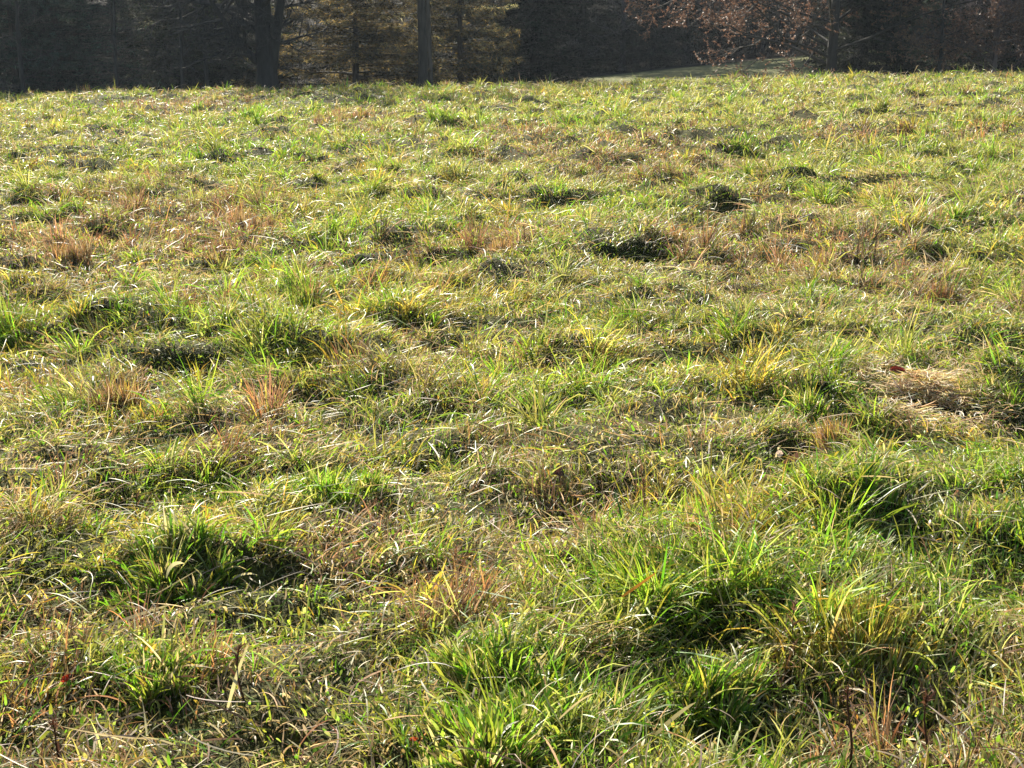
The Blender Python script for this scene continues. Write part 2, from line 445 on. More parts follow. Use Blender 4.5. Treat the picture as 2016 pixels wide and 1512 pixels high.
# ------------------------------------------------------------------ ground sheet (polar grid round the viewer, one mesh to the horizon)
def build_ground():
    r = [0.0, .35]
    while r[-1] < 9: r.append(r[-1] + .055)
    while r[-1] < 60: r.append(r[-1] * 1.012)
    while r[-1] < 380: r.append(r[-1] * 1.06)
    r = np.array(r)
    a = np.concatenate([np.linspace(-34, 34, 300), np.linspace(38, 322, 60)])
    a = np.radians(90 - a)
    X = r[:, None] * np.cos(a)[None]; Y = r[:, None] * np.sin(a)[None]
    Z = height(X.ravel(), Y.ravel()).reshape(X.shape)
    V = np.stack([X, Y, Z], -1).reshape(-1, 3)
    nr, na = len(r), len(a)
    i = np.arange(nr - 1)[:, None]; j = np.arange(na)[None]; jn = (j + 1) % na
    Q = np.stack([i * na + j, i * na + jn, (i + 1) * na + jn, (i + 1) * na + j], -1).reshape(-1, 4)[:, ::-1]
    g = Geo(); g.add(V, Q, np.full((len(V), 3), .1))
    return tag(g.build('meadow_ground', M_SOIL), kind='structure')
build_ground()

# ------------------------------------------------------------------ grass
def scatter(y0, y1, dens, r):
    area = .40 * (y1 ** 2 - y0 ** 2) + 3.0 * (y1 - y0)
    n = int(area * dens)
    # y by inverse sampling of width .8y+1.4
    yy = np.linspace(y0, y1, 400); cdf = np.cumsum(.8 * yy + 3.0); cdf /= cdf[-1]
    y = np.interp(r.random(n), cdf, yy) + r.normal(0, .03, n)
    x = (r.random(n) * 2 - 1) * (.40 * y + 1.5)
    return x, y

STRAIGHT = {FAM.index('rust'), FAM.index('dark')}
DEAD = [FAM.index(k) for k in ('straw', 'tan')]
def grass_zone(geo, dgeo, y0, y1, tufts, per, fill, K, wmul, lmul, r):
    tx, ty = scatter(y0, y1, tufts, r)
    TW, TL = fields(tx, ty)
    # a tuft leans to one family
    tf, _ = pick(TW, r)
    nt = len(tx)
    cnt = r.poisson(per * np.clip(TL, .5, 1.5))
    idx = np.repeat(np.arange(nt), cnt)
    n = len(idx)
    rad = (.020 + .075 * r.random(nt) ** 1.5)[idx] * np.clip(lmul, 1, 2)
    ang = r.random(n) * 2 * np.pi
    rr = np.sqrt(r.random(n)) * rad * 1.3
    bx = tx[idx] + np.cos(ang) * rr; by = ty[idx] + np.sin(ang) * rr
    lay = fbm(tx, ty, .9, 5, 2)[idx] * 3.4 + 1.0
    W = TW[idx] * .45
    W[np.arange(n), tf[idx]] += 1.1
    fam, c = pick(W, r)
    tb = .62 + .72 * r.random(nt)
    c = c * tb[idx][:, None]
    tl = (.05 + .145 * r.random(nt) ** 1.5)[idx] * TL[idx] * lmul
    L = tl * (.45 + .75 * r.random(n))
    az = np.where(r.random(n) < .35, lay + r.normal(0, .6, n), ang + r.normal(0, .5, n))
    tilt = .06 + .80 * (rr / (rad * 1.3)) * r.random(n) + .25 * r.random(n)
    curve = .2 + 1.9 * r.random(n) ** 1.35
    dead = np.isin(fam, DEAD)
    tilt = np.where(dead, tilt + .45 * r.random(n), tilt); L = np.where(dead, L * .9, L)
    stiff = np.isin(fam, list(STRAIGHT))
    curve = np.where(stiff, curve * .35, curve); tilt = np.where(stiff, tilt * .6, tilt)
    w = (.0030 + .0042 * r.random(n) ** 1.5) * wmul * np.where(dead | stiff, .75, 1.0)
    # fill: short and lying blades between the tufts
    fx, fy = scatter(y0, y1, fill, r)
    FW, FL = fields(fx, fy)
    m = r.random(len(fx)) < np.clip(.35 + .65 * FL, .3, 1)
    fx, fy, FW, FL = fx[m], fy[m], FW[m], FL[m]
    FW = FW + .15 * KIND['S'] + .12 * KIND['G'] + .10 * KIND['Y']; FW /= FW.sum(1, keepdims=True)
    ff, fc = pick(FW, r)
    k = len(fx)
    lying = r.random(k) < .13
    leafy = ~lying & (r.random(k) < .25)
    fl = np.where(lying, .05 + .10 * r.random(k), (.035 + .075 * r.random(k)) * FL) * lmul
    faz = np.where(r.random(k) < .4, fbm(fx, fy, .9, 5, 2) * 3.4 + 1.0 + r.normal(0, .5, k), r.random(k) * 2 * np.pi)
    ftilt = np.where(lying, 1.05 + .35 * r.random(k), .05 + .85 * r.random(k))
    fl = np.where(leafy, (.012 + .018 * r.random(k)) * lmul, fl)
    fg, fgc = pick(np.repeat((.6 * KIND['G'] + .4 * KIND['O'])[None], k, 0), r)
    ff = np.where(leafy, fg, ff); fc = np.where(leafy[:, None], fgc, fc)
    fcur = np.where(lying, .1 + .6 * r.random(k), .2 + 1.2 * r.random(k))
    fw = np.where(leafy, .004 + .005 * r.random(k), .0020 + .0028 * r.random(k)) * wmul
    lift = np.where(lying, .01 + .045 * r.random(k) * FL, np.where(leafy, .07 * r.random(k) ** 1.3 * FL, 0))
    X = np.concatenate([bx, fx]); Y = np.concatenate([by, fy])
    Z = height(X, Y) - .006; Z[n:] += lift
    base = np.stack([X, Y, Z], -1)
    col = np.concatenate([c, fc]); fam = np.concatenate([fam, ff]); N = n + k
    AZ = np.concatenate([az, faz]); TI = np.concatenate([tilt, ftilt]); LE = np.concatenate([L, fl])
    CU = np.concatenate([curve, fcur]); WI = np.concatenate([w, fw])
    roll = r.normal(0, .55, N); side = r.normal(0, .55, N)
    kk = r.random(N)[:, None]
    tip = np.where(kk < .35, col * .4 + .6 * PALA[2, 0] * .95, np.where(kk < .5, col * .3 + .7 * PALA[3, 1], col * 1.1))
    stf = np.isin(fam, list(STRAIGHT))[:, None]
    tip = np.where(stf, col * 1.15, tip)
    c0 = col * np.array([.92, .9, .85])
    isdead = np.isin(fam, DEAD + list(STRAIGHT))
    for sel, G in ((~isdead, geo), (isdead, dgeo)):
        strips(G, base[sel], AZ[sel], TI[sel], LE[sel], WI[sel], CU[sel], side[sel], roll[sel], K, c0[sel], tip[sel])
    return N

def stems(geo, y0, y1, dens, wmul, lmul, r):
    x, y = scatter(y0, y1, dens, r); n = len(x)
    W, L = fields(x, y)
    W = .5 * W + .5 * (KIND['S'] * .6 + KIND['T'] * .4)
    fam, c = pick(W / W.sum(1, keepdims=True), r)
    z = height(x, y)
    low = r.random(n) < .6
    z = z + np.where(low, .03 + .07 * r.random(n), 0)
    strips(geo, np.stack([x, y, z], -1), r.random(n) * 6.283, np.where(low, 1.1 + .35 * r.random(n), .1 + .7 * r.random(n)), (.10 + .16 * r.random(n)) * np.where(low, .9, .8) * lmul,
           (.0022 + .0026 * r.random(n)) * wmul, np.where(low, .1 + .6 * r.random(n), .2 + 1.8 * r.random(n)), r.normal(0, .5, n), r.normal(0, .5, n), 7 if y1 < 10 else 5, c, c * 1.1)

gG, gD = Geo(), Geo()
stems(gD, 1.7, 9, 75, 1.0, 1.0, np.random.default_rng(31))
stems(gD, 9, 22, 45, 1.8, 1.1, np.random.default_rng(32))
stems(gD, 22, 48, 18, 3.2, 1.3, np.random.default_rng(33))
stems(gD, 37, 47, 4, 3.5, 2.6, np.random.default_rng(34))
tot = 0
tot += grass_zone(gG, gD, 1.7, 5.0, 50, 48, 6500, 6, 1.06, .96, np.random.default_rng(1))
tot += grass_zone(gG, gD, 5.0, 9.0, 32, 44, 3800, 5, 1.16, 1.0, np.random.default_rng(2))
tot += grass_zone(gG, gD, 9.0, 17.0, 19, 32, 2100, 4, 1.6, 1.1, np.random.default_rng(3))
tot += grass_zone(gG, gD, 17.0, 30.0, 11, 22, 650, 4, 2.6, 1.25, np.random.default_rng(4))
tot += grass_zone(gG, gD, 30.0, 50.0, 8, 16, 260, 3, 4.0, 1.4, np.random.default_rng(6))
print('blades', tot)
tag(gG.build('grass', M_GRASS), 'green and yellowing meadow grass covering the whole field', kind='stuff')
tag(gD.build('dry_grass', M_DRY), 'dead tan and straw coloured grass blades tangled through the meadow', kind='stuff')

# ------------------------------------------------------------------ tufts that stand out, each a thing
def tuft(px, py, wpx, hgt, n, kind, label, group=None, upright=.5, lean=None, name='grass_tuft', wmul=1.0, seed=0, mat=None, cat='grass tuft'):
    r = np.random.default_rng(1000 + seed)
    x0, y0 = ground_at(px, py)
    d = math.hypot(y0, CAM_H)
    if kind in 'RD':
        wpx, n = wpx * 1.35, n * 2.2
    if d < 6.5 and kind == 'G':
        wpx, hgt, n, upright = wpx * 1.25, hgt * .72, n * 1.15, upright * .8
    rad = wpx * d / F_PX
    n = int(n)
    m = 7 + int(wpx / 14)
    sa = r.random(m) * 2 * np.pi; sr = np.sqrt(r.random(m)) * rad * .72; sr[0] = 0
    sx = np.cos(sa) * sr * 1.25; sy = np.sin(sa) * sr
    shh = (1.15 - .45 * sr / rad) * (.6 + .6 * r.random(m)); srd = rad * (.12 + .26 * r.random(m))
    si = r.choice(m, n, p=(srd * shh) / (srd * shh).sum())
    ang = r.random(n) * 2 * np.pi; q = np.abs(r.normal(0, .6, n)).clip(0, 2)
    x = x0 + sx[si] + np.cos(ang) * q * srd[si]; y = y0 + sy[si] + np.sin(ang) * q * srd[si]
    FWt, _ = fields(x, y)
    mixw = .92 if kind in 'RD' else .72
    W = mixw * KIND[kind][None] + (1 - mixw) * FWt
    fam, c = pick(W / W.sum(1, keepdims=True), r)
    q = q.clip(0, 1)
    L = hgt * .9 * shh[si] * (.35 + .75 * r.random(n))
    out = np.arctan2(y - y0, x - x0)
    az = np.where(r.random(n) < .5, ang, out) + r.normal(0, .7, n)
    if lean is not None:
        az = np.where(r.random(n) < .55, lean + r.normal(0, .5, n), az)
    tilt = (.06 + .6 * q * r.random(n) + .4 * r.random(n)) * (1.35 - upright)
    curve = (.1 + 1.7 * r.random(n) ** 1.6) * (1.25 - upright)
    lod = max(1.0, d / 6.5)
    w = (.003 + .0035 * r.random(n) ** 1.5) * wmul * lod
    z = height(x, y) - .006
    base = np.stack([x, y, z], -1)
    tip = np.where(r.random(n)[:, None] < .3, c * .5 + .5 * PALA[2, 0], c * 1.1)
    g = Geo()
    strips(g, base, az, tilt, L, w, curve, r.normal(0, .5, n), r.normal(0, .5, n), 6 if d < 8 else 4, c * .9, tip)
    o = g.build(name, mat or M_GRASS, origin=(x0, y0, float(height(x0, y0))))
    return tag(o, label, cat, group)

gT = 'grass tufts standing out of the meadow'
gR = 'brown dry tufts standing out of the meadow'
TUFTS = [
 (600,598,62,.17,900,'G','bright green upright tuft left of centre, beside a brown tuft',gT,.75,None,1.1),
 (482,622,26,.19,500,'R','narrow dark brown upright tuft just left of the bright green one',gR,.95,None,.8),
 (1650,905,38,.17,900,'U','rusty orange spiky tuft in front of the bare straw patch',gR,.9,None,.8),
 (330,1140,100,.20,1100,'G','wide arching tussock with a dark shaded core at lower left',gT,.3,None,1.2),
 (1310,1150,95,.21,1200,'G','tall green tussock hanging over a deep dark hollow, right of centre',gT,.45,None,1.25),
 (1700,1290,100,.15,1300,'Y','golden yellow and rust tuft at lower right behind the brown stalks',gR,.85,None,1.0),
 (1600,815,80,.17,900,'G','green tuft at the left edge of the bare straw patch',gT,.6,None,1.1),
 (1960,780,60,.17,700,'G','dark green tuft at the right edge of the bare straw patch',gT,.5,3.0,1.1),
 (1400,305,42,.20,420,'D','dark shaded far tuft, left one of a pair at upper right',gT,.6,None,1.0),  # shade of this far pair is put into the dark blade mix
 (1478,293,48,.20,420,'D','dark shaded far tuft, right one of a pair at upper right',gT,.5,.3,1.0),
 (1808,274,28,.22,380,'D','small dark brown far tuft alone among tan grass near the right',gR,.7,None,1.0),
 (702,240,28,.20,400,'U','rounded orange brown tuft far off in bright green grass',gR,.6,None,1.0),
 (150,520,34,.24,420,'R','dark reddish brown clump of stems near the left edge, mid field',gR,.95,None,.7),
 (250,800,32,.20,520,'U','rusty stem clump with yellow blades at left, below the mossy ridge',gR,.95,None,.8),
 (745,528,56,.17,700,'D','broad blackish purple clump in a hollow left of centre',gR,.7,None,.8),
 (985,512,34,.17,420,'R','brown spiky clump just above the centre of the field',gR,.9,None,.7),
 (468,500,34,.17,380,'R','rust coloured clump above the bright green tuft',gR,.8,None,.8),
 (500,455,30,.22,300,'R','tall thin brown stems standing behind the rust coloured clump',gR,1.0,None,.6),
 (1620,520,34,.20,330,'R','tall brown stem clump at right, mid field',gR,1.0,None,.6),
 (1060,800,44,.15,380,'G','small bright green tuft in the middle of tan grass, at the centre',gT,.75,None,1.2),
 (650,975,75,.16,620,'G','loose bright green tuft below the centre left hollow',gT,.7,None,1.3),
 (1000,1340,110,.17,1000,'G','bright green coarse bladed tuft at the bottom centre',gT,.7,None,1.5),
 (960,1490,110,.17,800,'G','coarse green tuft cut by the bottom edge, left of the brown stalks',gT,.65,None,1.5),
 (290,1350,80,.15,600,'G','green tuft at lower left in front of the wide arching tussock',gT,.7,None,1.2),
 (1390,1330,90,.17,700,'G','pale green tuft leaning right in front of the deep dark hollow',gT,.6,.4,1.2),
 (1720,1050,90,.17,800,'G','dense green tuft with silver blades at the right, above the golden one',gT,.4,None,1.2),
 (1420,1010,60,.15,620,'Y','golden yellow tuft behind the tall green tussock',gR,.85,None,1.0),
 (1850,440,48,.18,520,'G','blue green lying tuft at right, mid field',gT,.35,None,1.1),
]
for i, (px, py, wp, hg, n, k, lab, grp, up, lean, wm) in enumerate(TUFTS):
    tuft(px, py, wp, hg, n, k, lab, grp, up, lean, wmul=wm, seed=i, mat=M_DRY if k in 'RU' else M_GRASS)

# bare straw patch: a mat of lying straw
def straw_mat(px, py, wpx, n, label, fam='T'):
    r = np.random.default_rng(77 + px)
    x0, y0 = ground_at(px, py); d = math.hypot(y0, CAM_H); rad = wpx * d / F_PX
    ang = r.random(n) * 2 * np.pi; rr = np.abs(r.normal(0, .62, n)) * rad
    rr *= 1.12 + .35 * np.sin(ang * 3 + 1) + .2 * np.sin(ang * 7)
    x = x0 + np.cos(ang) * rr * 1.15; y = y0 + np.sin(ang) * rr * 1.35
    keep = fbm(x, y, .16, 7, 2) > -.45
    x, y, rr = x[keep], y[keep], rr[keep]; n = len(x)
    f, c = pick(np.repeat(KIND[fam][None], n, 0), r)
    c = (c * 1.35 + np.array([.16, .11, .06])).clip(0, .8)
    z = height(x, y) + .008 + .05 * r.random(n)
    az = r.random(n) * 6.283
    g = Geo()
    strips(g, np.stack([x, y, z], -1), az, 1.15 + .45 * r.random(n), .03 + .07 * r.random(n), .0022 + .0022 * r.random(n),
           r.normal(.4, .5, n), r.normal(0, .8, n), r.normal(0, .6, n), 5, c, c)
    o = g.build('straw_mat', M_DRY, origin=(x0, y0, float(height(x0, y0))))
    tag(o, label, kind='stuff')
straw_mat(1835, 778, 92, 8000, 'flattened mat of bleached pinkish straw between two green tufts')

# ------------------------------------------------------------------ stalks, fallen leaves and stray blades
def stalk(px, py, hpx, label, lean=(0, 0), rad=.0028, col=(.085, .045, .03), seed=0):
    r = np.random.default_rng(300 + seed)
    x0, y0 = ground_at(px, py); d = math.hypot(y0, CAM_H); H = hpx * d / F_PX * 1.08
    z0 = float(height(x0, y0))
    t = np.linspace(0, 1, 7)
    P = np.stack([x0 + lean[0] * H * t + .006 * np.sin(t * 5 + seed), y0 + lean[1] * H * t + 0 * t, z0 + H * t - .01], -1)[None]
    g = Geo(); tubes(g, P, (rad * (1.25 - .75 * t))[None], 6, np.array([col]))
    o = g.build('weed_stalk', M_WEED, origin=(x0, y0, z0))
    tag(o, label, 'weed stalk', 'dead brown weed stalks')
    n = 9
    u = .25 + .7 * r.random(n)
    base = np.stack([np.interp(u, t, P[0, :, k]) for k in range(3)], -1) - np.array([x0, y0, z0])
    g2 = Geo()
    c = np.repeat(np.array([col]) * 1.6, n, 0)
    strips(g2, base, r.random(n) * 6.28, .4 + .6 * r.random(n), H * (.10 + .22 * r.random(n)), .003 + .003 * r.random(n), r.random(n), r.normal(0, .5, n), r.normal(0, .5, n), 4, c, c * 1.3)
    g2.build('withered_leaves', M_WEED, parent=o)
    # seed head
    n = 26
    u = .86 + .14 * r.random(n)
    base = np.stack([np.interp(u, t, P[0, :, k]) for k in range(3)], -1) - np.array([x0, y0, z0])
    g3 = Geo(); c = np.repeat(np.array([col]) * 1.9, n, 0)
    strips(g3, base, r.random(n) * 6.28, .3 + .7 * r.random(n), .010 + .016 * r.random(n), np.full(n, .003), r.random(n), r.normal(0, .5, n), r.normal(0, .5, n), 3, c, c)
    g3.build('seed_head', M_WEED, parent=o)
for i, a in enumerate([
 (1672,1500,165,'tallest dark brown weed stalk at the bottom right, left one of two',(-.04,0),.0030),
 (1826,1480,150,'dark brown weed stalk at the bottom right, right one of two',(-.05,0),.0030),
 (478,1400,110,'thin dark weed stalk at the lower left among grey dry grass',(-.03,0),.0024),
 (130,1490,105,'crooked brown weed stalk in the bottom left corner',(-.22,0),.0026),
 (1268,1070,110,'thin brown weed stalk behind the tall green tussock',(-.06,0),.0022),
 (1033,510,52,'short thin brown stalk right of the brown spiky clump at the centre',(-.04,0),.0028),
 (262,1010,120,'slim leaning weed stalk by the golden grass at left',(.1,0),.0020),
 (1558,1290,130,'thin pale brown stalk right of the deep dark hollow',(.03,0),.0020),
 (895,1150,90,'thin brown stalk in the tan grass right of the rust patch',(.02,0),.0020)]):
    stalk(*a, seed=i, col=(.085, .045, .03) if i < 4 else (.14, .085, .055))

def leaf(px, py, lpx, wpx, label, col, lift=.06, az=0.3, tilt=1.1, curl=.6, seed=0, cat='fallen leaf', name='fallen_leaf', grp='fallen leaves in the grass'):
    x0, y0 = ground_at(px, py); d = math.hypot(y0, CAM_H); Lm = lpx * d / F_PX; Wm = wpx * d / F_PX
    z0 = float(height(x0, y0)) + lift
    nu, nv = 9, 5
    u = np.linspace(0, 1, nu)[:, None]; v = np.linspace(-1, 1, nv)[None]
    prof = np.sin(np.pi * np.clip(u, .03, .97) ** .8) ** .75
    X = (u - .5) * Lm + 0 * v; Y = v * prof * Wm * .5
    Z = np.abs(v) * prof * Wm * curl * .5 - (u - .5) ** 2 * Lm * curl + .004 * np.sin(u * 9 + v * 3 + seed)
    # leaf plane: tilt about x, then turn
    ca, sa = math.cos(tilt), math.sin(tilt)
    Y2 = Y * ca - Z * sa; Z2 = Y * sa + Z * ca
    X3 = X * math.cos(az) - Y2 * math.sin(az); Y3 = X * math.sin(az) + Y2 * math.cos(az)
    V = np.stack([X3, Y3, Z2], -1).reshape(-1, 3)
    i = np.arange(nu - 1)[:, None] * nv + np.arange(nv - 1)[None]
    Q = np.stack([i, i + 1, i + nv + 1, i + nv], -1).reshape(-1, 4)
    g = Geo(); g.add(V, Q, np.repeat(np.array([col]), len(V), 0))
    o = g.build(name, M_LEAF); o.location = (x0, y0, z0)
    tag(o, label, cat, grp)
    t = np.linspace(0, 1, 4)
    P = np.stack([-Lm * .5 - Lm * .3 * t, 0 * t, -Lm * curl * .25 - Lm * .1 * t ** 2], -1)
    P = np.stack([P[:, 0] * math.cos(az) + P[:, 2] * sa * math.sin(az), P[:, 0] * math.sin(az) - P[:, 2] * sa * math.cos(az), P[:, 2] * ca], -1)
    g2 = Geo(); tubes(g2, P[None], np.full((1, 4), .0011), 4, np.array([col]) * .8)
    g2.build('leaf_stem', M_LEAF, parent=o)
leaf(1572, 915, 62, 40, 'folded brown dead leaf left of the rusty orange tuft', (.13, .085, .065), .05, .5, 1.0, .8)
leaf(1552, 935, 40, 26, 'smaller dark brown leaf under the folded brown one', (.12, .065, .055), .03, 1.1, .9, .9, 2)
leaf(1765, 768, 34, 14, 'dark red curled leaf on the bleached straw mat', (.17, .03, .02), .045, -.3, .7, .5, 3)
leaf(1772, 742, 22, 18, 'small cream white leaf behind the dark red curled leaf', (.65, .58, .42), .05, .6, 1.1, .3, 4)
leaf(1534, 912, 16, 13, 'tiny white leaf beside the folded brown one', (.70, .66, .58), .05, .2, 1.2, .3, 5)
leaf(132, 1350, 34, 12, 'bright red leaf standing among green blades at lower left', (.42, .05, .025), .06, 1.3, 1.3, .3, 6)
leaf(962, 962, 20, 14, 'small lime yellow leaf in the brown grass below centre', (.35, .40, .04), .05, .4, 1.1, .4, 7)
leaf(815, 1478, 16, 9, 'small orange red leaf flake near the bottom, left of the coarse tuft', (.50, .12, .04), .05, .2, 1.1, .4, 8)
leaf(1100, 945, 30, 24, 'dark brown crumpled leaf in the hollow below the centre', (.07, .035, .03), .04, .9, 1.1, .8, 9)
leaf(1880, 1012, 20, 14, 'brown round leaf in the green grass near the right edge', (.26, .15, .09), .05, .9, 1.1, .5, 10)

def stray(px, py, lpx, wpx, label, col, az, tilt, curve, lift=.08, name='withered_blade', seed=0):
    x0, y0 = ground_at(px, py); d = math.hypot(y0, CAM_H); L = lpx * d / F_PX; w = wpx * d / F_PX
    z0 = float(height(x0, y0)) + lift
    g = Geo(); c = np.array([col])
    strips(g, np.zeros((1, 3)), np.array([az]), np.array([tilt]), np.array([L]), np.array([w]), np.array([curve]), np.array([.2]), np.array([.9 if seed else .5]), 9, c, c * 1.1)
    o = g.build(name, M_GRASS); o.location = (x0, y0, z0)
    tag(o, label, 'grass blade', 'withered blades lying over the grass')
stray(1222, 1262, 90, 6, 'orange withered blade lying slanted over the tall green tussock', (.55, .24, .05), .45, 1.15, .1, .17)
stray(1600, 1290, 80, 11, 'broad silvery white dried blade left of the golden tuft', (.62, .60, .50), 1.9, .35, .2, .06, seed=1)
stray(1688, 985, 55, 11, 'short bleached white blade end below the rusty tuft', (.70, .64, .56), 1.6, .25, .1, .03, seed=1)
stray(968, 1385, 62, 8, 'white dried blade standing in the coarse green tuft, bottom centre', (.68, .64, .50), 1.9, .3, .3, .06, seed=1)
stray(330, 1175, 60, 9, 'pale dried blade bending over the dark core of the arching tussock', (.62, .56, .44), -.4, .2, 1.6, .10, seed=1)
stray(215, 1250, 120, 7, 'long pale straw lying left of the arching tussock', (.62, .54, .42), .25, 1.3, .15, .05)
stray(290, 1460, 95, 8, 'thick grey white dead blade near the bottom left', (.62, .58, .52), 1.9, .4, .5, .03, seed=1)
stray(1045, 1085, 50, 9, 'bright yellow short blade in the brown grass below centre', (.60, .45, .06), 1.7, .15, .2, .05, seed=1)
stray(1290, 1440, 110, 8, 'pale dried blade kinked over the green grass, bottom centre right', (.60, .52, .36), .5, 1.0, .5, .07)
stray(450, 1420, 130, 7, 'long straw leaning right at the lower left', (.60, .54, .40), 1.1, .5, .5, .02)

# ------------------------------------------------------------------ trees
def poly(P, u):
    K = P.shape[0]; t = np.linspace(0, 1, K)
    return np.stack([np.interp(u, t, P[:, k]) for k in range(3)], -1)

def conifer(name, label, x, y, H, Rad, tr, cols, z0=.15, z_dense=5.2, whorl=.24, nb=6, sub=14, el=32, droop=.25, seed=0, group=None,
            flat=.5, esize=1.0, bare=0.0, barkc=(.06, .05, .045), gap=0.0, mat=None):
    r = np.random.default_rng(500 + seed)
    gz = float(height(x, y)) - .1
    root = bpy.data.objects.new(name, None); COL.objects.link(root); root.location = (x, y, gz)
    tag(root, label, 'tree', group)
    t = np.linspace(0, 1, 9)
    TP = np.stack([.12 * np.sin(t * 4 + seed) * t, .1 * np.cos(t * 3 + seed) * t, H * t], -1)
    gt = Geo()
    tubes(gt, TP[None], np.interp(t, [0, .04, 1], [tr * 1.35, tr, .02])[None], 12, np.array([barkc]))
    gt.build('trunk', M_BARK, parent=root)
    gb = Geo(); gc = Geo()
    BP, BR, SP, SR = [], [], [], []
    EB = []; EA = []; ET = []; EL = []; EW = []; EC = []
    z = z0
    while z < H * .97:
        dense = z < z_dense
        f = 1 - z / H
        for b in range(nb if dense else max(4, nb - 2)):
            if r.random() < gap: continue
            L = Rad * (f ** .75) * (.7 + .4 * r.random()) + .15
            a = r.random() * 2 * np.pi
            bshade = .45 + 1.1 * r.random() ** 1.5
            if dense and r.random() < .12: bshade *= 1.7
            u = np.linspace(0, 1, 6)
            zz = z + r.normal(0, .22) + L * (.12 * u - droop * u ** 1.8 + .10 * u ** 4)
            zz = np.maximum(zz, .08)
            wob = r.normal(0, .06) * L
            BPk = np.stack([np.cos(a) * L * u - np.sin(a) * wob * u ** 2, np.sin(a) * L * u + np.cos(a) * wob * u ** 2, zz], -1) + np.array([TP[0, 0], TP[0, 1], 0])
            BP.append(BPk); BR.append(np.interp(u, [0, 1], [.008 + .006 * L, .003]))
            ns = int(sub * (.4 + .6 * L / Rad)) if dense else 5
            us = .04 + .94 * (np.arange(ns) + r.random(ns)) / ns
            for q in us:
                p0 = poly(BPk, q)
                s = r.choice([-1, 1]); l = L * .34 * (1.12 - q * .75) * (.6 + .7 * r.random())
                aa = a + s * (.7 + .4 * r.random())
                v = np.linspace(0, 1, 4)
                sp = np.stack([p0[0] + np.cos(aa) * l * v, p0[1] + np.sin(aa) * l * v, np.maximum(p0[2] - droop * .7 * l * v ** 1.5 + r.normal(0, .04) * v, .05)], -1)
                SP.append(sp); SR.append(np.interp(v, [0, 1], [.008, .003]))
                if r.random() < bare: continue
                ne = el if dense else 8
                w = r.random(ne) ** .8
                e0 = poly(sp, w) + r.normal(0, .045, (ne, 3))
                EB.append(e0)
                EA.append(aa + r.normal(0, .9, ne))
                ET.append(np.pi / 2 + r.normal(.12, flat, ne))
                sc = esize if dense else esize * 3.2
                shade = bshade * (.35 + 1.3 * r.random() ** 1.6)
                EL.append((.08 + .16 * r.random(ne)) * sc)
                EW.append((.014 + .024 * r.random(ne)) * sc)
                cc = cols[r.integers(0, len(cols), ne)] * (1 + .15 * r.standard_normal((ne, 1))) * shade
                EC.append(cc)
        z += whorl * (.7 + .6 * r.random()) * (1 if dense else 2.2)
    tubes(gb, np.array(BP), np.array(BR), 5, np.repeat(np.array([barkc]), len(BP), 0))
    tubes(gb, np.array(SP), np.array(SR), 3, np.repeat(np.array([barkc]) * 1.1, len(SP), 0))
    gb.build('branches', M_BARK, parent=root)
    if EB:
        EB = np.concatenate(EB); n = len(EB); EC = np.concatenate(EC).clip(.004, .5)
        strips(gc, EB, np.concatenate(EA), np.concatenate(ET), np.concatenate(EL), np.concatenate(EW), r.normal(.15, .25, n), r.normal(0, .3, n),
               r.normal(0, .6, n), 3, EC * .9, EC * 1.15)
        gc.build('crown', mat or M_NEEDLE, parent=root)
    return root

